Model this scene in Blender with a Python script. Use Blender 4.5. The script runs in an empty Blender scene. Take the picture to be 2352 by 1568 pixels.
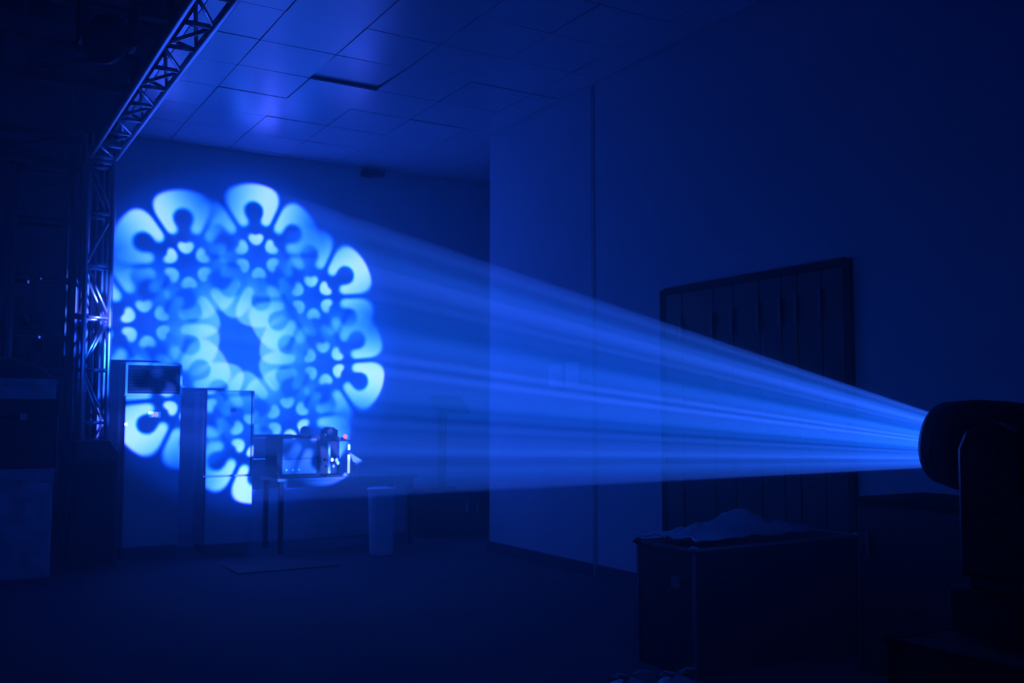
import bpy, bmesh, math, random
import numpy as np
from mathutils import Vector, Matrix, Euler

random.seed(7)
PI_ = math.pi
scene = bpy.context.scene
COL = scene.collection
R = math.radians

# ------------------------------------------------------------------ camera
CAM_H = 1.25
YAW, PITCH = R(30.93), math.atan(171.0 / 2256.0)
cam = bpy.data.cameras.new('camera')
cam.sensor_width = 36.0
cam.lens = 36.0 * 2256.0 / 2352.0
cam.clip_start, cam.clip_end = 0.05, 100.0
cam.dof.use_dof = True
cam.dof.focus_distance = 4.6
cam.dof.aperture_fstop = 2.2
cam_o = bpy.data.objects.new('camera', cam)
COL.objects.link(cam_o)
cam_o.location = (0, 0, CAM_H)
cam_o.rotation_euler = (R(90) + PITCH, 0, -YAW)
scene.camera = cam_o

# ------------------------------------------------------------------ world, view, sampling
world = bpy.data.worlds.new('world')
scene.world = world
world.use_nodes = True
world.node_tree.nodes['Background'].inputs['Color'].default_value = (0.0, 0.0, 0.0, 1)
world.node_tree.nodes['Background'].inputs['Strength'].default_value = 0.0
# thin stage haze filling the halls
wn = world.node_tree
hz_add = wn.nodes.new('ShaderNodeAddShader')
for slot, (dens, aniso) in enumerate(((0.020, 0.62), (0.0092, -0.42))):      # droplets scatter forward, with a weaker back lobe
    hz = wn.nodes.new('ShaderNodeVolumeScatter')
    hz.inputs['Color'].default_value = (0.36, 0.92, 1.0, 1)
    hz.inputs['Density'].default_value = dens
    hz.inputs['Anisotropy'].default_value = aniso
    wn.links.new(hz.outputs['Volume'], hz_add.inputs[slot])
wn.links.new(hz_add.outputs['Shader'], wn.nodes['World Output'].inputs['Volume'])
world.cycles.volume_sampling = 'MULTIPLE_IMPORTANCE'
world.cycles.homogeneous_volume = True
vs = scene.view_settings
vs.view_transform = 'Standard'
vs.look = 'None'
vs.exposure = 0.0
vs.gamma = 1.0
vs.use_curve_mapping = False
cy = scene.cycles
cy.use_denoising = True
cy.max_bounces = 5
cy.diffuse_bounces = 3
cy.glossy_bounces = 3
cy.transmission_bounces = 3
cy.volume_bounces = 1
cy.transparent_max_bounces = 6
cy.caustics_reflective = True
cy.blur_glossy = 0.5
cy.sample_clamp_indirect = 4.0
cy.use_adaptive_sampling = True
cy.adaptive_threshold = 0.006
cy.adaptive_min_samples = 24

# ------------------------------------------------------------------ the projector's lamp (the only strong light in the hall)
LENS_C = Vector((3.121, 2.230, 1.157))      # centre of the projector's front lens
AIM = Vector((2.700, 9.8, 1.960))           # where its axis meets the far wall
AXIS = (AIM - LENS_C).normalized()
APEX_D = 0.45                               # source point behind the lens
APEX = LENS_C - AXIS * APEX_D
LAMP_POWER = 58000.0
LAMP_COLOR = (0.066, 0.178, 1.0)
lamp = bpy.data.lights.new('projector_lamp', 'SPOT')
lamp.energy = LAMP_POWER
lamp.color = LAMP_COLOR
lamp.spot_size = R(25.0)
lamp.spot_blend = 0.05
lamp.shadow_soft_size = 0.0004
lamp_o = bpy.data.objects.new('projector_lamp', lamp)
COL.objects.link(lamp_o)
lamp_o.location = APEX
lamp_o.rotation_euler = AXIS.to_track_quat('-Z', 'Y').to_euler()

# ------------------------------------------------------------------ materials
def mat(name, color, rough=0.6, metal=0.0, var=0.12, scale=6.0, spec=0.5, bump=0.0, emit=None, estr=0.0):
    m = bpy.data.materials.new(name)
    m.use_nodes = True
    nt = m.node_tree
    b = nt.nodes['Principled BSDF']
    b.inputs['Roughness'].default_value = rough
    b.inputs['Metallic'].default_value = metal
    b.inputs['Specular IOR Level'].default_value = spec
    tc = nt.nodes.new('ShaderNodeTexCoord')
    nz = nt.nodes.new('ShaderNodeTexNoise')
    nz.inputs['Scale'].default_value = scale
    nz.inputs['Detail'].default_value = 3.0
    nt.links.new(tc.outputs['Object'], nz.inputs['Vector'])
    rp = nt.nodes.new('ShaderNodeValToRGB')
    c = Vector(color)
    lo, hi = c * (1 - var), c * (1 + var)
    rp.color_ramp.elements[0].position = 0.3
    rp.color_ramp.elements[1].position = 0.7
    rp.color_ramp.elements[0].color = (*lo, 1)
    rp.color_ramp.elements[1].color = (*[min(1, v) for v in hi], 1)
    nt.links.new(nz.outputs['Fac'], rp.inputs['Fac'])
    nt.links.new(rp.outputs['Color'], b.inputs['Base Color'])
    if bump:
        bp = nt.nodes.new('ShaderNodeBump')
        bp.inputs['Strength'].default_value = bump
        bp.inputs['Distance'].default_value = 0.01
        nt.links.new(nz.outputs['Fac'], bp.inputs['Height'])
        nt.links.new(bp.outputs['Normal'], b.inputs['Normal'])
    if emit:
        b.inputs['Emission Color'].default_value = (*emit, 1)
        b.inputs['Emission Strength'].default_value = estr
    return m

M = {}
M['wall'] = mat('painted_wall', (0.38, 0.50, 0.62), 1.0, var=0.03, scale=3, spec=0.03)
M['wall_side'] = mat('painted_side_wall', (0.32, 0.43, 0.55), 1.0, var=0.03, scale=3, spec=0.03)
M['tile'] = mat('ceiling_tile_metal', (0.33, 0.43, 0.56), 0.27, var=0.04, scale=4, spec=0.7)
M['plenum'] = mat('ceiling_void', (0.06, 0.08, 0.11), 0.9)
M['floor'] = mat('hall_floor', (0.05, 0.065, 0.09), 0.85, var=0.15, scale=1.5, spec=0.08)
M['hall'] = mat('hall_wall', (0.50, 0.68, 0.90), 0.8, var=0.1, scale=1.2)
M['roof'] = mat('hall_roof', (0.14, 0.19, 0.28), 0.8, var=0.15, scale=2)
M['steel'] = mat('roof_steel', (0.010, 0.012, 0.016), 0.8, 0.0, spec=0.1)
M['alu'] = mat('truss_aluminium', (0.42, 0.48, 0.56), 0.35, 0.85, var=0.08)
M['scaf'] = mat('scaffold_tube', (0.30, 0.34, 0.42), 0.4, 0.7, var=0.1)
M['black'] = mat('black_plastic', (0.008, 0.010, 0.014), 0.65, var=0.2, spec=0.12)
M['blackmatt'] = mat('matt_black', (0.010, 0.011, 0.013), 0.8, var=0.2, spec=0.1)
M['blackgloss'] = mat('black_gloss', (0.01, 0.011, 0.014), 0.22, var=0.2)
M['blackcase'] = mat('black_case_panel', (0.02, 0.022, 0.028), 0.6, var=0.2, bump=0.1, scale=40)
M['edge'] = mat('case_edge_metal', (0.40, 0.45, 0.55), 0.4, 0.8)
M['door'] = mat('dark_door', (0.010, 0.012, 0.016), 0.6, var=0.15)
M['handle'] = mat('handle_metal', (0.35, 0.40, 0.5), 0.3, 0.9)
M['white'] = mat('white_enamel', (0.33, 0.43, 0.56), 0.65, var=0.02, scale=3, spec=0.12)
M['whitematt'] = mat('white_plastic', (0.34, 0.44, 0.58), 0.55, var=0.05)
M['louver'] = mat('louver_dark', (0.035, 0.05, 0.08), 0.4, var=0.1)
M['gasket'] = mat('grey_gasket', (0.06, 0.08, 0.12), 0.5)
M['conduit'] = mat('conduit_paint', (0.16, 0.22, 0.30), 0.7)
M['curtain'] = mat('grey_curtain', (0.22, 0.30, 0.42), 0.9, var=0.15)
M['caseedge'] = mat('dull_case_edge', (0.13, 0.16, 0.21), 0.6)
M['pull'] = mat('dull_pull_handle', (0.06, 0.075, 0.10), 0.5)
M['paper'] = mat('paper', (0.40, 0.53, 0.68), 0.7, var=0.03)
M['cloth'] = mat('grey_cloth', (0.36, 0.46, 0.62), 0.9, var=0.2, scale=8, bump=0.2)
M['darkcloth'] = mat('dark_cloth', (0.010, 0.012, 0.016), 0.9, var=0.2, scale=8)
M['skin'] = mat('skin', (0.10, 0.06, 0.04), 0.6)
M['hair'] = mat('dark_hair', (0.01, 0.01, 0.012), 0.6)
M['plastic'] = mat('thin_plastic', (0.20, 0.26, 0.36), 0.35, var=0.1, bump=0.2)
M['wood'] = mat('table_laminate', (0.035, 0.045, 0.065), 0.5, var=0.15)
M['mat'] = mat('dark_sheet', (0.02, 0.025, 0.03), 0.8)
M['led_white'] = mat('led_white', (0.5, 0.6, 0.7), 0.4, emit=(0.48, 0.88, 1.0), estr=1.05)
M['led_blue'] = mat('led_blue', (0.2, 0.3, 0.6), 0.4, emit=(0.05, 0.30, 1.0), estr=0.8)
M['led_dim'] = mat('led_dim', (0.2, 0.3, 0.6), 0.4, emit=(0.04, 0.16, 0.9), estr=0.55)
M['led_cyan'] = mat('led_cyan', (0.2, 0.3, 0.6), 0.4, emit=(0.22, 0.60, 1.0), estr=0.9)
M['led_orange'] = mat('led_orange', (0.6, 0.2, 0.1), 0.4, emit=(1.0, 0.22, 0.13), estr=1.15)
M['led_rose'] = mat('led_rose', (0.6, 0.4, 0.5), 0.4, emit=(0.9, 0.62, 0.85), estr=0.85)

# ------------------------------------------------------------------ mesh helpers
def box(bm, c, s, rot=None):
    r = bmesh.ops.create_cube(bm, size=1.0)
    mx = Matrix.Translation(Vector(c)) @ (rot.to_matrix().to_4x4() if rot else Matrix.Identity(4)) @ Matrix.Diagonal((*s, 1))
    bmesh.ops.transform(bm, matrix=mx, verts=r['verts'])
    return r['verts']

def bar(bm, a, b, r, seg=8, r2=None):
    a, b = Vector(a), Vector(b)
    d = b - a
    res = bmesh.ops.create_cone(bm, cap_ends=True, segments=seg, radius1=r, radius2=r if r2 is None else r2, depth=d.length)
    q = d.to_track_quat('Z', 'Y')
    bmesh.ops.transform(bm, matrix=Matrix.Translation((a + b) / 2) @ q.to_matrix().to_4x4(), verts=res['verts'])
    return res['verts']

def lathe(bm, prof, seg=24, mx=None, close=False):
    """prof: list of (radius, z); spun about Z"""
    rings = []
    for r, z in prof:
        if r < 1e-6:
            rings.append([bm.verts.new((0, 0, z))])
        else:
            rings.append([bm.verts.new((r * math.cos(2 * math.pi * k / seg), r * math.sin(2 * math.pi * k / seg), z)) for k in range(seg)])
    for A, B in zip(rings, rings[1:]):
        for k in range(seg):
            n = (k + 1) % seg
            if len(A) == 1 and len(B) == 1:
                continue
            if len(A) == 1:
                bm.faces.new((A[0], B[k], B[n]))
            elif len(B) == 1:
                bm.faces.new((A[k], B[0], A[n]))
            else:
                bm.faces.new((A[k], B[k], B[n], A[n]))
    if mx:
        vs_ = [v for ring in rings for v in ring]
        bmesh.ops.transform(bm, matrix=mx, verts=vs_)
    return rings

def sphere(bm, c, r, seg=12, sc=(1, 1, 1)):
    res = bmesh.ops.create_uvsphere(bm, u_segments=seg, v_segments=max(6, seg // 2 + 2), radius=r)
    bmesh.ops.transform(bm, matrix=Matrix.Translation(Vector(c)) @ Matrix.Diagonal((*sc, 1)), verts=res['verts'])
    return res['verts']

def obj(name, bm, m, parent=None, smooth=False, bevel=0.0):
    bmesh.ops.recalc_face_normals(bm, faces=bm.faces[:])
    me = bpy.data.meshes.new(name)
    bm.to_mesh(me)
    bm.free()
    if m:
        me.materials.append(m)
    if smooth:
        for p in me.polygons:
            p.use_smooth = True
    o = bpy.data.objects.new(name, me)
    COL.objects.link(o)
    if parent:
        o.parent = parent
    if bevel:
        md = o.modifiers.new('bevel', 'BEVEL')
        md.width = bevel
        md.segments = 2
        md.limit_method = 'ANGLE'
    return o

def BM():
    return bmesh.new()

def bx(name, c, s, m, parent=None, bevel=0.0, rot=None):
    bm = BM()
    box(bm, c, s, rot)
    return obj(name, bm, m, parent, bevel=bevel)

def tag(o, label=None, cat=None, group=None, kind=None):
    if label: o['label'] = label
    if cat: o['category'] = cat
    if group: o['group'] = group
    if kind: o['kind'] = kind
    return o

def thing(name, label, cat, loc=(0, 0, 0), rot=(0, 0, 0), group=None):
    o = bpy.data.objects.new(name, None)
    o.empty_display_size = 0.1
    COL.objects.link(o)
    o.location = loc
    o.rotation_euler = rot
    return tag(o, label, cat, group)

def link_copy(src, parent, loc, rot=(0, 0, 0)):
    c = src.copy()
    COL.objects.link(c)
    c.parent = parent
    c.location = loc
    c.rotation_euler = rot
    return c

def struct(name, bm, m, parent=None, bevel=0.0):
    return tag(obj(name, bm, m, parent, bevel=bevel), kind='structure')

# ------------------------------------------------------------------ the setting
CEIL = 3.92
BACK = 9.8
RX = 4.55
LX = 1.47          # left edge of the white back wall and of the tiled ceiling
bm = BM(); box(bm, (0.5, 4.5, -0.05), (14.0, 18.0, 0.1)); struct('floor', bm, M['floor'])
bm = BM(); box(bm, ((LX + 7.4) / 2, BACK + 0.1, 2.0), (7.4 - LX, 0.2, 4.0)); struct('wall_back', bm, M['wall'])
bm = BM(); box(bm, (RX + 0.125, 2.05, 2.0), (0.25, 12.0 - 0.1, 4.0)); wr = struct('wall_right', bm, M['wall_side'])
bm = BM(); box(bm, (7.3, 9.0, 2.0), (0.2, 1.6, 4.0)); struct('wall_alcove', bm, M['wall'])
bm = BM(); box(bm, (6.0, 8.1, 2.0), (2.4, 0.2, 4.0)); struct('wall_alcove_near', bm, M['wall'])
# tiled ceiling: dark void slab with every tile laid below it
bm = BM(); box(bm, ((LX + 7.4) / 2, 2.95, CEIL + 0.10), (7.4 - LX, 13.9, 0.1)); ceil = struct('ceiling', bm, M['plenum'])
bm = BM(); box(bm, (LX - 0.02, 2.95, CEIL + 0.09), (0.03, 13.9, 0.20)); obj('ceiling_edge', bm, M['edge'], ceil)
PX, PY, X0, Y0 = 0.572, 0.580, 2.534, 6.765
bm = BM(); box(bm, (0, 0, 0), (PX - 0.008, PY - 0.008, 0.014)); tile0 = None
tmesh = None
for i in range(-2, 8):
    for j in range(-10, 6):
        x0, x1 = X0 + i * PX, X0 + (i + 1) * PX
        y0, y1 = Y0 + j * PY, Y0 + (j + 1) * PY
        x0, x1 = max(x0, LX + 0.005), min(x1, 7.19)
        y1 = min(y1, BACK - 0.035)
        if y0 > BACK - 0.1: continue
        if i >= 4 and y0 < 7.8: continue
        if i == 3 and y0 < 7.8: x1 = min(x1, RX - 0.01)
        if x1 - x0 < 0.05: continue
        cx_, cy_ = (x0 + x1) / 2, (y0 + y1) / 2
        full = abs(x1 - x0 - PX) < 1e-6 and abs(y1 - y0 - PY) < 1e-6
        rx, ry, dz = R(random.gauss(0, 0.22)), R(random.gauss(0, 0.22)), random.gauss(0, 0.0015)
        if i == 0 and j == 0:
            rx, ry, dz = R(2.3), R(-0.4), 0.012
        if i == 0 and j == 1: dz = -0.006
        if full and tmesh:
            t = bpy.data.objects.new('ceiling_tile', tmesh)
            COL.objects.link(t)
        else:
            b2 = BM(); box(b2, (0, 0, 0), (x1 - x0 - 0.008, y1 - y0 - 0.008, 0.014))
            t = obj('ceiling_tile', b2, M['tile'])
            if full: tmesh = t.data
        t.parent = ceil
        t.location = (cx_, cy_, CEIL + 0.007 + dz)
        t.rotation_euler = (rx, ry, 0)
bm.free()
# dark conduit in the wall joint
bm = BM(); box(bm, (RX - 0.002, 6.33, CEIL / 2), (0.006, 0.045, CEIL - 0.02)); struct('trim_1', bm, M['conduit'])
bm = BM(); box(bm, (RX - 0.006, 7.2, 0.05), (0.012, 1.7, 0.1)); box(bm, (RX - 0.006, 5.9, 0.05), (0.012, 0.83, 0.1)); struct('baseboard_right', bm, M['louver'])
# the unlit hall on the left
bm = BM(); box(bm, (0.55, 13.3, 3.0), (13.7, 0.2, 6.4)); wl = struct('wall_far', bm, M['hall'])
bm = BM(); box(bm, (LX + 0.10, 11.55, 3.0), (0.2, 3.3, 6.4)); struct('wall_side', bm, M['hall'])
bm = BM(); box(bm, (-6.3, 4.5, 3.0), (0.2, 18.0, 6.4)); struct('wall_left', bm, M['hall'])
bm = BM(); box(bm, (0.6, -4.1, 3.0), (14.0, 0.2, 6.4)); struct('wall_near', bm, M['hall'])
bm = BM(); box(bm, (0.5, 4.6, 6.25), (13.8, 17.6, 0.1)); roof = struct('ceiling_hall', bm, M['roof'])
for k in range(9):      # roof sheets seen as broad pale strips between the beams
    yk = 5.2 + k * 0.95
    bx('roof_panel', (-2.0, yk, 6.185), (7.0, 0.9, 0.02), M['roof'], roof)

# double door of eight dark leaves in the right wall
bm = BM(); box(bm, (RX - 0.012, 5.455, 1.075), (0.03, 0.05, 2.15)); box(bm, (RX - 0.012, 3.815, 1.075), (0.03, 0.05, 2.15)); box(bm, (RX - 0.012, 4.635, 2.135), (0.03, 1.60, 0.05))
door = struct('door_1', bm, M['black'])
ys = [5.43, 5.243, 4.927, 4.738, 4.504, 4.317, 4.188, 4.0, 3.84]
for k in range(8):
    a, b = ys[k], ys[k + 1]
    leaf = bx('door_leaf', (RX - 0.012, (a + b) / 2, 1.06), (0.02, a - b - 0.006, 2.10), M['door'], door, bevel=0.004)
    if k < 7:
        bx('pull_handle', (RX - 0.030, b + 0.012, 1.85 + 0.01 * k), (0.014, 0.016, 0.17), M['pull'], leaf)

# ------------------------------------------------------------------ truss helpers
def truss_run(parent, a, b, cs, m, rt=0.022, rb=0.010, bays=8, rung_r=0.012, skip_rungs=()):
    """lattice truss from a to b: chords at the offsets cs, cross rungs and one zigzag brace per bay on each face"""
    a, b = Vector(a), Vector(b)
    d = b - a
    cs = [Vector(c) for c in cs]
    for c in cs:
        bm = BM(); bar(bm, a + c, b + c, rt, 12); obj('chord', bm, m, parent, smooth=True)
    nf = len(cs)
    for f in range(nf):
        c0, c1 = cs[f], cs[(f + 1) % nf]
        if nf == 4 and f >= 2: c0, c1 = c1, c0
        for k in range(bays + 1):
            p = a + d * (k / bays)
            if f not in skip_rungs:
                bm = BM(); bar(bm, p + c0, p + c1, rung_r, 8); obj('rung', bm, m, parent, smooth=True)
            if k < bays:
                q = a + d * ((k + 1) / bays)
                bm = BM()
                if k % 2: bar(bm, p + c0, q + c1, rb, 8)
                else: bar(bm, p + c1, q + c0, rb, 8)
                obj('brace', bm, m, parent, smooth=True)

TXC, TW = 1.295, 0.21
tr = thing('lighting_truss', 'long aluminium lattice truss running overhead along the edge of the tiled ceiling', 'truss', (TXC, 4.5, 3.55))
truss_run(tr, (0, -2.2, 0), (0, 4.76, 0), ((-TW / 2, 0, 0.0), (TW / 2, 0, 0.0), (-0.01, 0, 0.22)), M['alu'], rt=0.025, rb=0.013, bays=16, rung_r=0.016, skip_rungs=(1, 2))
tw = thing('truss_tower', 'upright aluminium truss tower catching the light pattern at the left end of the white wall', 'truss', (TXC, 9.42, 0))
truss_run(tw, (0, 0, 0.26), (0, 0, 3.515), ((-TW / 2, -0.11, 0), (TW / 2, -0.11, 0), (TW / 2, 0.11, 0), (-TW / 2, 0.11, 0)), M['alu'], rt=0.023, rb=0.011, bays=7, rung_r=0.015)
bx('base_plate', (0, 0, 0.012), (0.30, 0.34, 0.024), M['steel'], tw)
for sx in (-1, 1):
    for sy in (-1, 1):
        bm = BM(); bar(bm, (sx * TW / 2, sy * 0.11, 0.024), (sx * TW / 2, sy * 0.11, 0.26), 0.03, 12); obj('foot', bm, M['alu'], tw, smooth=True)

bm = BM()
nc = 60
va, vb = [], []
for k in range(nc + 1):
    u = k / nc
    x = 1.17 + 0.30 * u
    y = BACK - 0.06 + 0.030 * math.sin(u * 2 * PI_ * 5.5) + 0.006 * math.sin(u * 40)
    va.append(bm.verts.new((x, y, 0.02))); vb.append(bm.verts.new((x, y, CEIL - 0.05)))
for k in range(nc):
    bm.faces.new((va[k], va[k + 1], vb[k + 1], vb[k]))
cu = obj('stage_curtain', bm, M['curtain'], smooth=True)
md = cu.modifiers.new('thick', 'SOLIDIFY'); md.thickness = 0.006
tag(cu, 'narrow dark pleated curtain hanging behind the truss tower', 'curtain')
bm = BM(); bar(bm, (1.16, BACK - 0.06, CEIL - 0.04), (1.49, BACK - 0.06, CEIL - 0.04), 0.014); obj('curtain_rail', bm, M['steel'], cu)

# dark roof trusses across the hall
def roof_truss(y, z, h, label, x0=-4.5, x1=1.2, bay=0.9):
    t = thing('roof_truss', label, 'truss', ((x0 + x1) / 2, y, z), group='dark steel roof trusses across the hall')
    L = (x1 - x0) / 2
    for zz in (0, h):
        bx('chord', (0, 0, zz), (2 * L, 0.09, 0.07), M['steel'], t)
    n = int(2 * L / bay)
    for k in range(n + 1):
        xk = -L + 2 * L * k / n
        bx('post', (xk, 0, h / 2), (0.05, 0.05, h), M['steel'], t)
        if k < n:
            xn = -L + 2 * L * (k + 1) / n
            bm = BM()
            p, q = ((xk, 0, 0), (xn, 0, h)) if k % 2 else ((xk, 0, h), (xn, 0, 0))
            bar(bm, p, q, 0.028, 6)
            obj('brace', bm, M['steel'], t)
    return t
roof_truss(6.85, 3.98, 0.36, 'dark steel roof truss right behind the hanging spotlight, nearest of the roof trusses', x1=1.36)
roof_truss(8.5, 3.95, 0.29, 'dark steel roof truss crossing just above the overhead aluminium truss, second from the camera', x1=1.40)
roof_truss(10.5, 3.74, 0.27, 'dark steel roof truss crossing just above the scaffold, farthest of the three', x1=1.32, bay=1.3)

# ------------------------------------------------------------------ projector: moving head with a patterned glass
AXQ = AXIS.to_track_quat('Z', 'Y')
HEADM = Matrix.Translation(LENS_C) @ AXQ.to_matrix().to_4x4()       # local +Z = beam direction

def gobo_field(N=640, S=425.0):
    """transmission of the patterned glass: eight prism copies of a six-petalled rosette (units: 1/223 m on the far wall)"""
    ax = np.linspace(-S, S, N)
    Xg, Yg = np.meshgrid(ax, ax)
    def smooth(d, w):                         # 1 inside (d<0), soft edge of width w
        t = np.clip(0.5 - d / w, 0, 1)
        return t * t * (3 - 2 * t)
    def smin(a, b, k):
        h = np.clip(0.5 + 0.5 * (b - a) / k, 0, 1)
        return b * (1 - h) + a * h - k * h * (1 - h)
    def smax(a, b, k):
        return -smin(-a, -b, k)
    def rosette(px, py, soft):
        r = np.hypot(px, py)
        ph = np.degrees(np.arctan2(py, px)) - 36.0
        ph = (ph + 30.0) % 60.0 - 30.0
        u, v = r * np.cos(np.radians(ph)), r * np.sin(np.radians(ph))
        av = np.abs(v)
        side = av * math.cos(math.radians(29.5)) - u * math.sin(math.radians(29.5)) + 5.0     # constant gap between petals
        outer = np.hypot(u - 64, v * 0.93) - 90
        inner = 64 - u
        body = smax(smax(side, outer, 34), inner, 10)
        hole = np.hypot((u - 97) * 0.95, v * 0.95) - 20
        slot = np.maximum(av - 11.5 - 0.16 * np.maximum(0, 82 - u), u - 97)
        cut = smin(hole, slot, 14)
        d = smax(body, -cut, 16)
        # kidney dot: rounded triangle with its flat side outwards
        du, dv = u - 39.5, v
        dot = smax(np.hypot(du * 1.02 + 0.5, dv * (0.95 + 0.012 * (du < 0) * -du)) - 15.0, du - 8.5 + 2.5 * np.exp(-(dv / 7.0) ** 2), 6)
        return np.maximum(smooth(d, soft), smooth(dot, soft))
    out = np.zeros((N, N, 3))
    cover = np.zeros((N, N))
    for k in range(8):
        a = math.radians(35 + 45 * k)
        cx_, cy_ = 197 * math.cos(a), 197 * math.sin(a)
        lx, ly = Xg - cx_, Yg - cy_
        uu = lx * math.cos(a) + ly * math.sin(a)
        vv = -lx * math.sin(a) + ly * math.cos(a)
        w = np.exp(-(vv / 76.0) ** 2) * np.where(uu > 0, 0.55 + 0.45 * np.minimum(1, uu / 45.0), 0.16 + 0.24 * np.minimum(1, uu / -110.0) ** 2 + 0.36 * np.exp(-(uu / 36.0) ** 2))
        soft = 7 + 9 * np.clip(np.abs(vv) / 120.0, 0, 1)
        for c, (sc, ds) in enumerate(((1.010, -1), (1.0, 0), (1.004, 3))):
            out[:, :, c] += w * rosette(lx / sc, ly / sc, soft + ds)
        cover += np.exp(-(np.maximum(0, np.hypot(lx, ly) - 120) / 45.0) ** 2) * np.exp(-(vv / 130.0) ** 2)
    rr = np.hypot(Xg, Yg)
    leak = 0.010 + 0.012 * np.minimum(cover, 3) + 0.075 * np.exp(-(rr / 200.0) ** 2)
    edge = np.clip((395 - rr) / 40.0, 0, 1)
    out = np.minimum(1.0, out * 0.93 + (leak * edge)[:, :, None])
    out *= np.clip((405 - rr) / 6.0, 0, 1)[:, :, None]
    out[:, :, 0] = out[:, :, 0] ** 2.2          # the dense dye lets less red and green through
    out[:, :, 1] = out[:, :, 1] ** 1.22 * (1.0 - 0.34 * out[:, :, 1] ** 1.5)
    return ax, Xg, Yg, out, rr

def make_gobo(parent):
    ax, Xg, Yg, val, rr = gobo_field()
    N = len(ax)
    D = (AIM - APEX).length
    k = (1 / 223.5) * APEX_D / D                # pixels on the wall -> metres on the glass
    co = np.zeros((N * N, 3))
    # local x to the viewer's right seen from behind, local y up
    co[:, 0] = Xg.ravel() * k
    co[:, 1] = Yg.ravel() * k
    idx = np.arange(N * N).reshape(N, N)
    quads = np.stack([idx[:-1, :-1], idx[:-1, 1:], idx[1:, 1:], idx[1:, :-1]], axis=-1).reshape(-1, 4)
    keep = (rr[:-1, :-1] < 422).ravel()
    quads = quads[keep]
    used = np.zeros(N * N, bool); used[quads.ravel()] = True
    remap = np.cumsum(used) - 1
    quads = remap[quads]
    co = co[used]; colr = val.reshape(-1, 3)[used]
    me = bpy.data.meshes.new('gobo_glass')
    me.vertices.add(len(co)); me.vertices.foreach_set('co', co.astype(np.float32).ravel())
    me.loops.add(quads.size); me.loops.foreach_set('vertex_index', quads.astype(np.int32).ravel())
    me.polygons.add(len(quads)); me.polygons.foreach_set('loop_start', (np.arange(len(quads)) * 4).astype(np.int32))
    me.update(calc_edges=True)
    at = me.attributes.new('dye', 'FLOAT_COLOR', 'POINT')
    buf = np.ones((len(co), 4), np.float32); buf[:, :3] = colr
    at.data.foreach_set('color', buf.ravel())
    m = bpy.data.materials.new('dyed_gobo_glass')
    m.use_nodes = True
    nt = m.node_tree
    nt.nodes.remove(nt.nodes['Principled BSDF'])
    a = nt.nodes.new('ShaderNodeAttribute'); a.attribute_name = 'dye'
    t = nt.nodes.new('ShaderNodeBsdfTransparent')
    nt.links.new(a.outputs['Color'], t.inputs['Color'])
    nt.links.new(t.outputs['BSDF'], nt.nodes['Material Output'].inputs['Surface'])
    me.materials.append(m)
    o = bpy.data.objects.new('gobo_glass', me)
    COL.objects.link(o)
    o.parent = parent
    xr = AXIS.cross(Vector((0, 0, 1))).normalized()
    yu = xr.cross(AXIS).normalized()
    mx = Matrix((xr, yu, AXIS)).transposed().to_4x4()
    o.matrix_basis = Matrix.Translation(LENS_C - AXIS * 0.012) @ mx
    o['label'] = 'round patterned glass in the nose of the projector'
    return o

mh = thing('moving_head_light', 'large black moving head projector throwing the blue beam, right edge', 'stage light')
bm = BM()
lathe(bm, [(0.100, -0.03), (0.118, 0.0), (0.140, 0.0), (0.146, -0.012), (0.150, -0.05)], 48, HEADM)
obj('lens_ring', bm, M['gasket'], mh, smooth=False)
bm = BM()
lathe(bm, [(0.100, -0.03), (0.145, -0.045), (0.152, -0.055), (0.163, -0.12), (0.167, -0.22), (0.166, -0.36), (0.160, -0.46), (0.135, -0.53), (0.08, -0.56), (0.0, -0.565)], 48, HEADM)
shell = obj('head_shell', bm, M['blackmatt'], mh, smooth=True)
for k in range(5):
    bm = BM()
    lathe(bm, [(0.163, -0.425 - 0.016 * k), (0.171, -0.430 - 0.016 * k), (0.163, -0.435 - 0.016 * k)], 48, HEADM)
    obj('cooling_fin', bm, M['black'], shell)
make_gobo(mh)
PIV = LENS_C - AXIS * 0.30
BASEZ = 0.70
for sx in (-1, 1):
    bm = BM()
    xo = PIV.x + sx * 0.205
    prof = [(-0.10, BASEZ + 0.03), (0.125, BASEZ + 0.03), (0.118, PIV.z + 0.02), (0.09, PIV.z + 0.075), (0.0, PIV.z + 0.11), (-0.06, PIV.z + 0.085), (-0.088, PIV.z + 0.02)]
    va = [bm.verts.new((xo - 0.03, PIV.y - 0.03 + a, z)) for a, z in prof]
    vb = [bm.verts.new((xo + 0.03, PIV.y - 0.03 + a, z)) for a, z in prof]
    bm.faces.new(va); bm.faces.new(vb)
    for i in range(len(prof)):
        n = (i + 1) % len(prof)
        bm.faces.new((va[i], va[n], vb[n], vb[i]))
    arm = obj('yoke_arm', bm, M['blackgloss'], mh, bevel=0.012)
    bm = BM(); bar(bm, (xo + sx * 0.025, PIV.y, PIV.z), (xo + sx * 0.042, PIV.y, PIV.z), 0.055, 24); obj('tilt_cap', bm, M['black'], arm)
bx('yoke_bridge', (PIV.x, PIV.y - 0.03, BASEZ + 0.03), (0.47, 0.20, 0.07), M['black'], mh, bevel=0.015)
base = bx('base', (PIV.x, PIV.y - 0.03, BASEZ - 0.08), (0.44, 0.36, 0.15), M['black'], mh, bevel=0.012)
bx('display', (PIV.x - 0.222, PIV.y - 0.03, BASEZ - 0.08), (0.006, 0.12, 0.05), M['blackgloss'], base)
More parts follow.
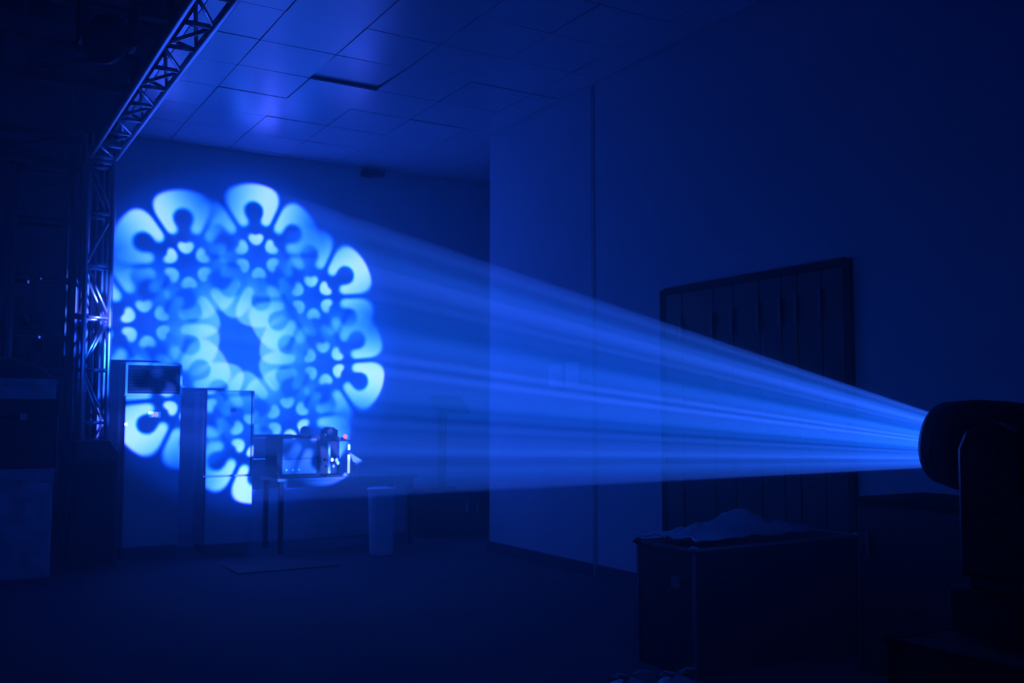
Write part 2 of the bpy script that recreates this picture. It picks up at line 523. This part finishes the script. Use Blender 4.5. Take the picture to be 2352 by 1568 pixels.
for sy in (-1, 1):
    bm = BM()
    yb = PIV.y - 0.03 + sy * 0.185
    bar(bm, (PIV.x - 0.09, yb, BASEZ - 0.07), (PIV.x - 0.09, yb + sy * 0.03, BASEZ - 0.05), 0.008)
    bar(bm, (PIV.x + 0.09, yb, BASEZ - 0.07), (PIV.x + 0.09, yb + sy * 0.03, BASEZ - 0.05), 0.008)
    bar(bm, (PIV.x - 0.10, yb + sy * 0.03, BASEZ - 0.05), (PIV.x + 0.10, yb + sy * 0.03, BASEZ - 0.05), 0.009)
    obj('carry_handle', bm, M['edge'], base)
lamp_o.parent = mh

# ------------------------------------------------------------------ flight cases
def flight_case(x0, x1, y0, y1, z0, z1, label, group=None, panel='blackcase', edge='edge', seam=0.72):
    t = thing('flight_case', label, 'case', ((x0 + x1) / 2, (y0 + y1) / 2, z0), group=group)
    w, d, h = x1 - x0, y1 - y0, z1 - z0
    hs = h * seam
    bx('body', (0, 0, hs / 2), (w, d, hs - 0.004), M[panel], t)
    bx('lid', (0, 0, (hs + h) / 2), (w, d, h - hs - 0.004), M[panel], t)
    e = 0.013
    for sx in (-1, 1):
        for sy in (-1, 1):
            bx('corner_rail', (sx * (w / 2 - e / 2 + 0.003), sy * (d / 2 - e / 2 + 0.003), h / 2), (e, e, h), M[edge], t)
            bm = BM(); sphere(bm, (sx * w / 2, sy * d / 2, h), 0.026, 10, (1, 1, 0.7)); obj('ball_corner', bm, M[edge], t, smooth=True)
    for sy in (-1, 1):
        bx('top_rail', (0, sy * (d / 2 - e / 2 + 0.003), h - e / 2 + 0.003), (w, e, e), M[edge], t)
    for sx in (-1, 1):
        bx('top_rail', (sx * (w / 2 - e / 2 + 0.003), 0, h - e / 2 + 0.003), (e, d, e), M[edge], t)
        bx('latch', (sx * (w / 2 + 0.004), -d * 0.2, hs), (0.008, 0.06, 0.06), M[edge], t)
    return t
flight_case(2.72, 3.62, 1.40, 2.16, 0.0, 0.53, 'black flight case carrying the large projector at the right edge', edge='blackmatt', panel='blackmatt')
fcase = flight_case(3.20, 4.36, 3.645, 4.08, 0.0, 0.61, 'black flight case with pale edges in front of the dark door', edge='caseedge')

def crumple(name, nx, ny, sx, sy, hfun, m, loc, rot=0.0, seed=1, amp=0.02, thick=0.004, parent=None):
    rnd = random.Random(seed)
    bm = BM()
    g = [[None] * (ny + 1) for _ in range(nx + 1)]
    ph = [rnd.uniform(0, 6.28) for _ in range(8)]
    for i in range(nx + 1):
        for j in range(ny + 1):
            u, v = i / nx * 2 - 1, j / ny * 2 - 1
            n = math.sin(5 * u + 3 * v + ph[0]) * math.sin(6 * v - 2 * u + ph[1]) + 0.6 * math.sin(11 * u - 7 * v + ph[2]) + 0.4 * math.sin(17 * v + 9 * u + ph[3])
            e = 1 + 0.08 * math.sin(7 * math.atan2(v, u) + ph[4])
            z = hfun(u, v) + amp * abs(n)
            g[i][j] = bm.verts.new((u * sx / 2 * e, v * sy / 2 * e, max(0.002, z)))
    for i in range(nx):
        for j in range(ny):
            bm.faces.new((g[i][j], g[i + 1][j], g[i + 1][j + 1], g[i][j + 1]))
    o = obj(name, bm, m, parent, smooth=True)
    o.location = loc
    o.rotation_euler = (0, 0, rot)
    md = o.modifiers.new('thick', 'SOLIDIFY'); md.thickness = thick; md.offset = -1
    return o
o = crumple('plastic_sheet', 26, 14, 0.95, 0.38, lambda u, v: 0.05 * (1 - u * u) * (1 - v * v) + 0.07 * math.exp(-((u - 0.15) ** 2 / 0.06 + (v - 0.2) ** 2 / 0.3)), M['plastic'], (3.68, 3.87, 0.640), 0.06, 3, 0.016)
tag(o, 'crumpled pale plastic sheet lying on the black flight case before the door', 'sheet')
def bag(x, y, w, h, seed, label):
    rnd = random.Random(seed)
    bm = BM()
    res = bmesh.ops.create_icosphere(bm, subdivisions=3, radius=1.0)
    ph = [rnd.uniform(0, 6.28) for _ in range(6)]
    for v in bm.verts:
        x_, y_, z_ = v.co
        a = math.atan2(y_, x_)
        k = 1 + 0.08 * math.sin(5 * a + ph[0]) * (1 - abs(z_)) + 0.06 * math.sin(9 * a + 4 * z_ + ph[1])
        pin = 1.0 if z_ < 0.5 else max(0.25, 1 - (z_ - 0.5) * 1.3)
        v.co = Vector((x_ * w / 2 * k * pin, y_ * w / 2 * k * pin, (max(z_, -0.55) + 0.55) / 1.55 * h * (1 + 0.06 * math.sin(7 * a + ph[2]))))
    o = obj('plastic_bag', bm, M['plastic'], None, smooth=True)
    o.location = (x, y, 0.0)
    for s in (-1, 1):
        b2 = BM()
        pts = [Vector((s * 0.01, 0, h * 0.97)), Vector((s * 0.06, 0.01, h * 1.08)), Vector((s * 0.11, 0.0, h * 1.0))]
        for p, q in zip(pts, pts[1:]): bar(b2, p, q, 0.012, 6)
        obj('bag_ear', b2, M['plastic'], o, smooth=True)
    return tag(o, label, 'bag')
bag(2.70, 3.50, 0.20, 0.115, 1, 'left white plastic bag on the floor at the bottom edge')
bag(2.93, 3.46, 0.19, 0.105, 2, 'right white plastic bag on the floor below the flight case')

# long dark counter along the right wall behind the projector
ct = thing('counter', 'long dark counter standing along the right wall behind the projector', 'counter', (4.26, 2.1, 0))
bx('carcass', (0, 0, 0.41), (0.50, 2.5, 0.82), M['door'], ct)
bx('worktop', (0, 0, 0.835), (0.54, 2.52, 0.03), M['blackmatt'], ct)
for k in range(4):
    dd = bx('cabinet_door', (-0.258, 0.93 - 0.62 * k, 0.42), (0.016, 0.60, 0.74), M['door'], ct, bevel=0.004)
    bx('handle', (-0.275, 0.93 - 0.62 * k + 0.24, 0.62), (0.018, 0.014, 0.12), M['handle'], dd)

# ------------------------------------------------------------------ floor-standing air conditioner
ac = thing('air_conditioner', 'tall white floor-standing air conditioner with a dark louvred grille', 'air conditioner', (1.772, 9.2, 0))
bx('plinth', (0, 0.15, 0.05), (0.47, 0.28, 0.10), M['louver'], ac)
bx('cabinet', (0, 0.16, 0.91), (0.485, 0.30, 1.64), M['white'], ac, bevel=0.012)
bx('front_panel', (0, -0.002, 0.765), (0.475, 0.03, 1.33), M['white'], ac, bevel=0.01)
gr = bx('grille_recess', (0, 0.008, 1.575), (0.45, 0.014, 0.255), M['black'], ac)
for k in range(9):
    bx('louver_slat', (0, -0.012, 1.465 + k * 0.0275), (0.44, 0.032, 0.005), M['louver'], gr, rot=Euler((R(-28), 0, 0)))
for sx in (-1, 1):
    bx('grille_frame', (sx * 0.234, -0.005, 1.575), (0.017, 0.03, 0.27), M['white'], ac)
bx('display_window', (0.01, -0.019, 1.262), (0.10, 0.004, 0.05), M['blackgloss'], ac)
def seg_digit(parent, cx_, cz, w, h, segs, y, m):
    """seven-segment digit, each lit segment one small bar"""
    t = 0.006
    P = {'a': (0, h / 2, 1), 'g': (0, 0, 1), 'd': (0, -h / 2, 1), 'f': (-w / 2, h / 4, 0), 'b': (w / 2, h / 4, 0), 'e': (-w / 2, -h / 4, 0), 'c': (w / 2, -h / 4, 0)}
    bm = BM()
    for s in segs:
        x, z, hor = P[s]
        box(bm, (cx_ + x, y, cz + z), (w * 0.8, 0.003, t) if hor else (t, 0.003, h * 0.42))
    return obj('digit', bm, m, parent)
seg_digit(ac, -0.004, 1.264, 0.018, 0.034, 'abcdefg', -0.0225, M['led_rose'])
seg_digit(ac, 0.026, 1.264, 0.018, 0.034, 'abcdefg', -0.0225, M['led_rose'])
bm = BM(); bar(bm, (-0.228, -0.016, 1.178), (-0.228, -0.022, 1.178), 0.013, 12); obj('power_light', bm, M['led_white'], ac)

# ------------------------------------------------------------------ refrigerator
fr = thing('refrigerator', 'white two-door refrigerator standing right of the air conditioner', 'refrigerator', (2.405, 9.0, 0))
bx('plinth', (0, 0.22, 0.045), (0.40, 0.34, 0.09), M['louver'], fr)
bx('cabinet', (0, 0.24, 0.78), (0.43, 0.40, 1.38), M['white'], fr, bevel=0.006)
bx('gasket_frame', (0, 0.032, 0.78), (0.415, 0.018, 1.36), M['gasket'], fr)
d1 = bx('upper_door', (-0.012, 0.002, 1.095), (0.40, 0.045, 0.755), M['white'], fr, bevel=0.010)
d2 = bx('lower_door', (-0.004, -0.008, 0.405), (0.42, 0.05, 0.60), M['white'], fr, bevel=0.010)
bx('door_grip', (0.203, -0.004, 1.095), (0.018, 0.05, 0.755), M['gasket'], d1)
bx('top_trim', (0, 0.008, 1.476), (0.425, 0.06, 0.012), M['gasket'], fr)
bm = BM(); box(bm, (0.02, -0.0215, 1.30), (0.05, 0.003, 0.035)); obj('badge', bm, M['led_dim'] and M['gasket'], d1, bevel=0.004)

# ------------------------------------------------------------------ table with equipment
tb = thing('table', 'dark laminate table along the white wall carrying the lit equipment', 'table', (3.50, 9.10, 0))
bx('tabletop', (0, 0, 0.665), (1.40, 0.56, 0.03), M['wood'], tb, bevel=0.004)
bx('apron', (0, -0.22, 0.62), (1.28, 0.02, 0.06), M['wood'], tb)
for sx in (-1, 1):
    for sy in (-1, 1):
        bx('leg', (sx * 0.65, sy * 0.23, 0.325), (0.04, 0.04, 0.65), M['steel'], tb)
TZ = 0.68
rk = thing('amplifier_rack', 'black open-fronted amplifier rack on the left end of the table', 'amplifier', (3.04, 9.12, TZ))
bx('shell_top', (0, 0, 0.375), (0.40, 0.36, 0.03), M['black'], rk)
bx('shell_bottom', (0, 0, 0.015), (0.40, 0.36, 0.03), M['black'], rk)
for sx in (-1, 1):
    bx('shell_side', (sx * 0.188, 0, 0.195), (0.05 if sx < 0 else 0.024, 0.36, 0.33), M['black'], rk)
bx('upper_panel', (0.012, -0.15, 0.265), (0.33, 0.02, 0.185), M['louver'], rk)
lp = bx('lower_panel', (0.012, -0.15, 0.10), (0.33, 0.02, 0.135), M['gasket'], rk)
for k in range(3):
    bm = BM(); bar(bm, (-0.12 + 0.06 * k, -0.16, 0.07), (-0.12 + 0.06 * k, -0.18, 0.07), 0.010, 10); obj('knob', bm, M['handle'], lp)
# computer case with lit strips
pc = thing('computer_case', 'dark computer case with glowing vertical light strips on the table', 'computer', (3.405, 9.03, TZ))
bx('rear_panel', (0, 0.15, 0.17), (0.24, 0.01, 0.34), M['black'], pc)
bx('bottom_panel', (0, 0, 0.006), (0.24, 0.30, 0.012), M['black'], pc)
bx('top_panel', (0, 0, 0.334), (0.24, 0.30, 0.012), M['black'], pc)
bx('light_strip', (-0.098, -0.155, 0.175), (0.020, 0.012, 0.26), M['led_dim'], pc)
bm = BM(); sphere(bm, (-0.098, -0.165, 0.045), 0.014, 10); obj('strip_end', bm, M['led_cyan'], pc, smooth=True)
bx('bright_strip', (0.100, -0.155, 0.115), (0.022, 0.014, 0.175), M['led_white'], pc, bevel=0.006)
bx('bright_strip', (0.101, -0.155, 0.275), (0.020, 0.014, 0.055), M['led_white'], pc, bevel=0.006)
mb = bx('mainboard', (0, 0.13, 0.17), (0.18, 0.01, 0.28), M['black'], pc)
for (x, z, r, mm) in ((-0.045, 0.155, 0.013, 'led_white'), (0.0, 0.150, 0.016, 'led_blue'), (0.012, 0.125, 0.014, 'led_cyan'), (-0.03, 0.095, 0.011, 'led_blue')):
    bm = BM(); sphere(bm, (x, -0.10, z), r, 10, (1, 0.5, 1.3)); obj('indicator', bm, M[mm], mb, smooth=True)
bm = BM(); bar(bm, (0, -0.095, 0.14), (0, 0.125, 0.14), 0.02, 10); obj('fan_hub', bm, M['black'], mb)
# small black device on the computer case
dv = thing('mini_spotlight', 'small black spotlight standing on top of the computer case', 'stage light', (3.365, 9.03, TZ + 0.342))
bx('base', (0, 0, 0.015), (0.16, 0.14, 0.03), M['black'], dv, bevel=0.004)
for sx in (-1, 1):
    bx('yoke_arm', (sx * 0.068, 0, 0.06), (0.014, 0.06, 0.075), M['black'], dv)
bm = BM(); bar(bm, (0, -0.07, 0.075), (0, 0.07, 0.075), 0.048, 16); hd = obj('head', bm, M['black'], dv)
bm = BM(); bar(bm, (0, -0.071, 0.075), (0, -0.076, 0.075), 0.036, 16); obj('lens', bm, M['blackgloss'], hd)
bm = BM(); sphere(bm, (-0.062, -0.062, 0.05), 0.010, 8); obj('pilot_light', bm, M['led_dim'], dv, smooth=True)
# orange signal lamp
sl = thing('signal_lamp', 'small glowing orange lamp above the bright light strip', 'lamp', (3.51, 9.0, TZ + 0.342))
bx('clip', (-0.015, 0, 0.012), (0.05, 0.03, 0.024), M['black'], sl)
bm = BM(); sphere(bm, (0, -0.012, 0.03), 0.021, 14); obj('bulb', bm, M['led_orange'], sl, smooth=True)
# folded paper leaning right of the computer case
bm = BM()
pv = [(3.545, 8.96, TZ + 0.22), (3.70, 8.98, TZ + 0.13), (3.69, 9.0, TZ + 0.095), (3.60, 9.0, TZ + 0.13)]
a_ = [bm.verts.new(p) for p in pv]; b_ = [bm.verts.new((p[0], p[1] + 0.012, p[2])) for p in pv]
bm.faces.new(a_); bm.faces.new(b_[::-1])
for i in range(4): bm.faces.new((a_[i], a_[(i + 1) % 4], b_[(i + 1) % 4], b_[i]))
box(bm, (3.64, 9.03, TZ + 0.06), (0.02, 0.05, 0.12))
tag(obj('display_card', bm, M['conduit']), 'tilted pale card on its stand right of the computer case', 'card')
# small dome light under the computer case edge
bm = BM(); lathe(bm, [(0.0, 0.034), (0.016, 0.03), (0.026, 0.018), (0.03, 0.0), (0.0, 0.0)], 14, Matrix.Translation((3.47, 8.86, TZ)))
tag(obj('puck_light', bm, M['led_dim'], smooth=True), 'small violet-blue glowing puck at the front table edge', 'light')

# ------------------------------------------------------------------ round bin
bn = thing('trash_bin', 'pale round bin on the floor in front of the table', 'bin', (3.62, 8.35, 0))
bm = BM(); lathe(bm, [(0.0, 0.0), (0.100, 0.0), (0.105, 0.01), (0.122, 0.56), (0.128, 0.565), (0.128, 0.59), (0.118, 0.59), (0.114, 0.56), (0.0, 0.555)], 28)
obj('drum', bm, M['whitematt'], bn, smooth=False)
bm = BM(); lathe(bm, [(0.126, 0.575), (0.134, 0.58), (0.136, 0.592), (0.120, 0.600), (0.09, 0.603), (0.0, 0.604)], 28)
obj('lid', bm, M['whitematt'], bn, smooth=True)

# low dark cabinet and the screen above it, by the corner of the right wall
cb = thing('low_cabinet', 'low dark cabinet tucked behind the right wall corner', 'cabinet', (4.98, 9.35, 0))
bx('carcass', (0, 0, 0.24), (1.06, 0.40, 0.46), M['black'], cb)
bx('top', (0, 0, 0.48), (1.08, 0.42, 0.02), M['blackgloss'], cb)
for k in range(2):
    dd = bx('cabinet_door', (-0.265 + 0.53 * k, -0.208, 0.24), (0.515, 0.016, 0.42), M['door'], cb, bevel=0.003)
    bx('handle', (-0.06 + 0.12 * k, -0.222, 0.30), (0.012, 0.014, 0.10), M['handle'], dd)
ms = thing('tilted_screen', 'dark tilted screen on a slim stand above the low cabinet', 'screen', (4.74, 9.35, 0.49))
bx('stand_foot', (0, 0, 0.008), (0.26, 0.18, 0.016), M['black'], ms, bevel=0.004)
bx('stand_post', (0, 0, 0.36), (0.085, 0.04, 0.72), M['black'], ms)
bm = BM()
pv = [(-0.16, 0.98), (0.19, 0.98), (0.33, 0.80), (0.30, 0.775), (0.06, 0.80), (0.045, 0.72), (-0.05, 0.72), (-0.05, 0.80)]
a_ = [bm.verts.new((x, -0.03, z)) for x, z in pv]; b_ = [bm.verts.new((x, 0.03, z)) for x, z in pv]
bm.faces.new(a_); bm.faces.new(b_[::-1])
for i in range(len(pv)): bm.faces.new((a_[i], a_[(i + 1) % len(pv)], b_[(i + 1) % len(pv)], b_[i]))
obj('screen_body', bm, M['black'], ms, bevel=0.006)

# thin flat sheet, darker than the floor, before the table
bm = BM(); box(bm, (2.62, 8.15, 0.006), (0.85, 0.55, 0.012)); tag(obj('dark_floor_sheet', bm, M['mat'], bevel=0.003), 'thin dark sheet on the floor before the refrigerator', 'mat')

# notices on the right wall
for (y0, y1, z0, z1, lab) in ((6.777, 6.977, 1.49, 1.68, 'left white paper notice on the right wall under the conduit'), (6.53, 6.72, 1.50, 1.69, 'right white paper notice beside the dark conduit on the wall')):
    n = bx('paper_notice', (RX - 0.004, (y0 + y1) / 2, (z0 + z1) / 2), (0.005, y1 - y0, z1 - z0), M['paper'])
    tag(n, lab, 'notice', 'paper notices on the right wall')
# bracket at the top of the back wall
br = thing('camera_bracket', 'small dark camera fixed high on the white wall under the ceiling', 'camera', (4.03, BACK - 0.02, 3.86))
bx('mount_plate', (0, 0.012, 0), (0.12, 0.016, 0.06), M['black'], br)
bx('camera_body', (0.04, -0.07, -0.005), (0.24, 0.10, 0.055), M['black'], br, bevel=0.008)

# ------------------------------------------------------------------ hanging moving head in the hall
hh = thing('moving_head_light', 'black moving head spotlight hanging below the dark roof trusses', 'stage light', (0.90, 6.42, 3.93))
bx('base', (0, 0, 0.0), (0.34, 0.26, 0.12), M['black'], hh, bevel=0.01)
for sx in (-1, 1):
    bx('yoke_arm', (sx * 0.15, 0, -0.20), (0.045, 0.16, 0.36), M['black'], hh, bevel=0.012)
hq = Vector((-0.25, -0.75, -0.62)).normalized().to_track_quat('Z', 'Y').to_matrix().to_4x4()
hmx = Matrix.Translation((0, 0, -0.33)) @ hq
bm = BM(); lathe(bm, [(0.0, -0.20), (0.08, -0.19), (0.12, -0.14), (0.13, 0.02), (0.122, 0.14), (0.10, 0.17), (0.092, 0.165)], 28, hmx)
hs = obj('head_shell', bm, M['black'], hh, smooth=True)
bm = BM(); lathe(bm, [(0.092, 0.160), (0.104, 0.178), (0.096, 0.183), (0.086, 0.165)], 28, hmx); obj('lens_ring', bm, M['blackgloss'], hs, smooth=True)
bm = BM(); lathe(bm, [(0.0, 0.172), (0.05, 0.168), (0.088, 0.158)], 28, hmx); obj('lens', bm, M['blackgloss'], hs, smooth=True)
for sx in (-1, 1):
    bm = BM(); bar(bm, (sx * 0.10, 0, 0.06), (sx * 0.10, 0.0, 0.16), 0.018); box(bm, (sx * 0.10, 0, 0.18), (0.04, 0.09, 0.07)); obj('hook_clamp', bm, M['edge'], hh)
ht = thing('hanging_pipe', 'dark crossing pipe that the hanging spotlight is clamped to', 'pipe', (-1.2, 6.42, 4.185))
bm = BM(); bar(bm, (-3.0, 0, 0), (2.35, 0, 0), 0.024, 10); obj('tube', bm, M['steel'], ht, smooth=True)
for xk in (-2.2, 0.4, 2.0):
    bm = BM(); bar(bm, (xk, 0, 0.02), (xk, 0.385, 0.10), 0.010, 6); obj('hanger', bm, M['steel'], ht)

# ------------------------------------------------------------------ scaffold in the far hall
sc = thing('scaffold', 'tube scaffold frame at the far left with level crossbars', 'scaffold', (0.960, 10.6, 0))
for sx in (-1, 1):
    for sy in (0, 1):
        bm = BM(); bar(bm, (sx * 0.258, sy * 0.35, 0), (sx * 0.258, sy * 0.35, 3.85), 0.024, 10); obj('upright', bm, M['scaf'], sc, smooth=True)
for z in (1.70, 2.02, 2.60, 3.19, 3.74):
    for sy in (0, 1):
        bm = BM(); bar(bm, (-0.258, sy * 0.35, z), (0.258, sy * 0.35, z), 0.020, 8); obj('crossbar', bm, M['scaf'], sc, smooth=True)
    for sx in (-1, 1):
        bm = BM(); bar(bm, (sx * 0.258, 0, z), (sx * 0.258, 0.35, z), 0.018, 8); obj('ledger', bm, M['scaf'], sc, smooth=True)

# low stage that the person stands on
st = thing('stage_platform', 'low dark stage platform under the person in the far hall', 'stage', (-1.0, 12.1, 0))
bx('deck', (0, 0, 0.82), (3.4, 1.9, 0.06), M['blackcase'], st)
bx('skirt', (0, -0.93, 0.395), (3.38, 0.02, 0.79), M['darkcloth'], st)
for sx in (-1, 1):
    for sy in (-1, 1):
        bx('leg', (sx * 1.62, sy * 0.85, 0.395), (0.06, 0.06, 0.79), M['steel'], st)

# ------------------------------------------------------------------ person, dark silhouette
def skin_body(name, pts, edges, m, parent, sub=2):
    me = bpy.data.meshes.new(name)
    me.from_pydata([p[:3] for p in pts], edges, [])
    o = bpy.data.objects.new(name, me)
    COL.objects.link(o)
    o.parent = parent
    sk = o.modifiers.new('skin', 'SKIN')
    me.skin_vertices.new() if not me.skin_vertices else None
    for i, p in enumerate(pts):
        rr_ = p[3] if isinstance(p[3], tuple) else (p[3], p[3])
        me.skin_vertices[0].data[i].radius = rr_
    me.skin_vertices[0].data[0].use_root = True
    sk.use_smooth_shade = True
    sb = o.modifiers.new('sub', 'SUBSURF'); sb.levels = sub; sb.render_levels = sub
    me.materials.append(m)
    return o
pr = thing('person', 'person in dark clothes standing side-on with one hand raised to the chin', 'person', (0.85, 12.0, 0.85), (0, 0, R(-12)))
P = [(0, 0, 0.92, (0.155, 0.115)), (0, 0, 1.10, (0.150, 0.105)), (0, 0.01, 1.28, (0.175, 0.115)), (0, 0.01, 1.38, (0.14, 0.09)), (0, 0.0, 1.46, 0.055), (0, -0.01, 1.52, 0.052),
     (0.17, 0.01, 1.37, 0.068), (0.25, -0.02, 1.12, 0.052), (0.22, -0.20, 1.22, 0.040), (0.15, -0.27, 1.36, 0.030),
     (-0.17, 0.01, 1.37, 0.068), (-0.25, 0.03, 1.10, 0.052), (-0.25, -0.03, 0.86, 0.036), (-0.25, -0.05, 0.80, 0.030),
     (0.09, 0, 0.84, 0.098), (0.10, 0.0, 0.48, 0.066), (0.10, 0.02, 0.10, 0.044), (0.10, -0.12, 0.035, 0.034),
     (-0.09, 0, 0.84, 0.098), (-0.10, 0.0, 0.48, 0.066), (-0.10, 0.02, 0.10, 0.044), (-0.10, -0.12, 0.035, 0.034)]
E_ = [(0, 1), (1, 2), (2, 3), (3, 4), (4, 5), (3, 6), (6, 7), (7, 8), (8, 9), (3, 10), (10, 11), (11, 12), (12, 13), (0, 14), (14, 15), (15, 16), (16, 17), (0, 18), (18, 19), (19, 20), (20, 21)]
body = skin_body('body', P, E_, M['darkcloth'], pr)
bm = BM()
sphere(bm, (0, -0.02, 1.605), 0.105, 20, (0.74, 0.92, 1.10))
sphere(bm, (0, -0.055, 1.545), 0.055, 12, (0.95, 0.9, 0.8))
sphere(bm, (0, -0.122, 1.595), 0.018, 10, (0.8, 1.0, 1.5))
for s in (-1, 1):
    sphere(bm, (s * 0.078, -0.01, 1.60), 0.024, 10, (0.4, 0.8, 1.2))
    sphere(bm, (s * 0.030, -0.108, 1.615), 0.013, 8, (1.1, 0.6, 0.7))
sphere(bm, (0, -0.105, 1.555), 0.02, 8, (1.3, 0.5, 0.4))
hd = obj('head', bm, M['skin'], pr, smooth=True)
bm = BM()
sphere(bm, (0, 0.005, 1.635), 0.108, 16, (0.78, 0.95, 0.92))
obj('hair', bm, M['hair'], hd, smooth=True)
for hn, (hx, hy, hzz), dirv in (('hand', (0.14, -0.285, 1.40), Vector((-0.35, 0.25, 0.85)).normalized()), ('hand', (-0.25, -0.055, 0.76), Vector((0, -0.15, -1)).normalized())):
    sidev = dirv.cross(Vector((0, 1, 0))).normalized()
    nrm = sidev.cross(dirv)
    c0 = Vector((hx, hy, hzz))
    pts = [(*(c0 - dirv * 0.03), 0.026), (*c0, (0.032, 0.020)), (*(c0 + dirv * 0.035), (0.034, 0.016))]
    eds = [(0, 1), (1, 2)]
    for f, (off, ln) in enumerate(((-0.027, 0.055), (-0.009, 0.064), (0.009, 0.060), (0.026, 0.047))):
        b0 = c0 + dirv * 0.045 + sidev * off
        i = len(pts)
        pts += [(*b0, 0.009), (*(b0 + dirv * ln * 0.55 + nrm * 0.008), 0.008), (*(b0 + dirv * ln * 0.9 + nrm * 0.025), 0.007)]
        eds += [(2, i), (i, i + 1), (i + 1, i + 2)]
    i = len(pts)
    pts += [(*(c0 + sidev * -0.035 + nrm * 0.01), 0.010), (*(c0 + sidev * -0.05 + dirv * 0.03 + nrm * 0.02), 0.009)]
    eds += [(1, i), (i, i + 1)]
    skin_body(hn, pts, eds, M['skin'], pr, 1)

# ------------------------------------------------------------------ stacked cases at the left edge
def stack_box(name, x0, x1, y0, y1, z0, z1, m, label, cat, lidfrac=0.2):
    t = thing(name, label, cat, ((x0 + x1) / 2, (y0 + y1) / 2, z0))
    w, d, h = x1 - x0, y1 - y0, z1 - z0
    bx('body', (0, 0, h * (1 - lidfrac) / 2), (w, d, h * (1 - lidfrac)), m, t, bevel=0.008)
    bx('lid', (0, 0, h * (1 - lidfrac / 2)), (w + 0.012, d + 0.012, h * lidfrac), m, t, bevel=0.008)
    for sx in (-1, 1):
        bx('side_handle', (sx * (w / 2 + 0.008), -0.05, h * 0.5), (0.012, 0.16, 0.04), M['handle'], t)
        bx('catch', (sx * w * 0.3, -d / 2 - 0.006, h * (1 - lidfrac)), (0.05, 0.010, 0.05), M['handle'], t)
    return t
stack_box('cloth_crate', -0.30, 0.90, 8.50, 9.05, 0.0, 0.84, M['cloth'], 'large grey crate at the bottom of the stack at the left edge', 'crate', 0.12)
stack_box('equipment_case', -0.30, 0.92, 8.50, 9.05, 0.84, 1.38, M['black'], 'black equipment case in the middle of the stack at the left edge', 'case', 0.25)
stack_box('shallow_case', -0.30, 0.90, 8.50, 9.05, 1.38, 1.54, M['cloth'], 'shallow grey case on the black case of the left stack', 'case', 0.3)
bm = BM()
n1, n2 = 20, 8
rows = []
for i in range(n1 + 1):
    u = i / n1 * 2 - 1
    row = []
    for j in range(n2 + 1):
        v = j / n2 * 2 - 1
        z = 0.19 * (max(0, 1 - abs(u) ** 2.4)) ** 0.6 * (max(0, 1 - abs(v) ** 4)) ** 0.5 + 0.006 * math.sin(9 * u + 5 * v)
        row.append(bm.verts.new((0.30 + u * 0.60, 8.775 + v * 0.27, 1.541 + max(0.004, z))))
    rows.append(row)
for i in range(n1):
    for j in range(n2):
        bm.faces.new((rows[i][j], rows[i + 1][j], rows[i + 1][j + 1], rows[i][j + 1]))
o = obj('dust_cover', bm, M['darkcloth'], smooth=True)
md = o.modifiers.new('thick', 'SOLIDIFY'); md.thickness = 0.004; md.offset = -1
tag(o, 'rounded dark cloth cover on top of the stack at the left edge', 'cover')

# loudspeaker before the truss tower
sp = thing('loudspeaker', 'black loudspeaker on the floor in front of the truss tower', 'speaker', (1.25, 8.85, 0))
bm = BM()
pv = [(-0.17, 0), (0.17, 0), (0.17, 0.93), (0.09, 1.05), (-0.17, 1.05)]
a_ = [bm.verts.new((x, -0.15, z)) for x, z in pv]; b_ = [bm.verts.new((x, 0.15, z)) for x, z in pv]
bm.faces.new(a_); bm.faces.new(b_[::-1])
for i in range(len(pv)): bm.faces.new((a_[i], a_[(i + 1) % len(pv)], b_[(i + 1) % len(pv)], b_[i]))
obj('cabinet', bm, M['blackcase'], sp, bevel=0.008)
bx('grille', (-0.01, -0.156, 0.46), (0.29, 0.012, 0.84), M['black'], sp)
bx('side_grip', (-0.176, 0, 0.62), (0.012, 0.14, 0.05), M['handle'], sp)
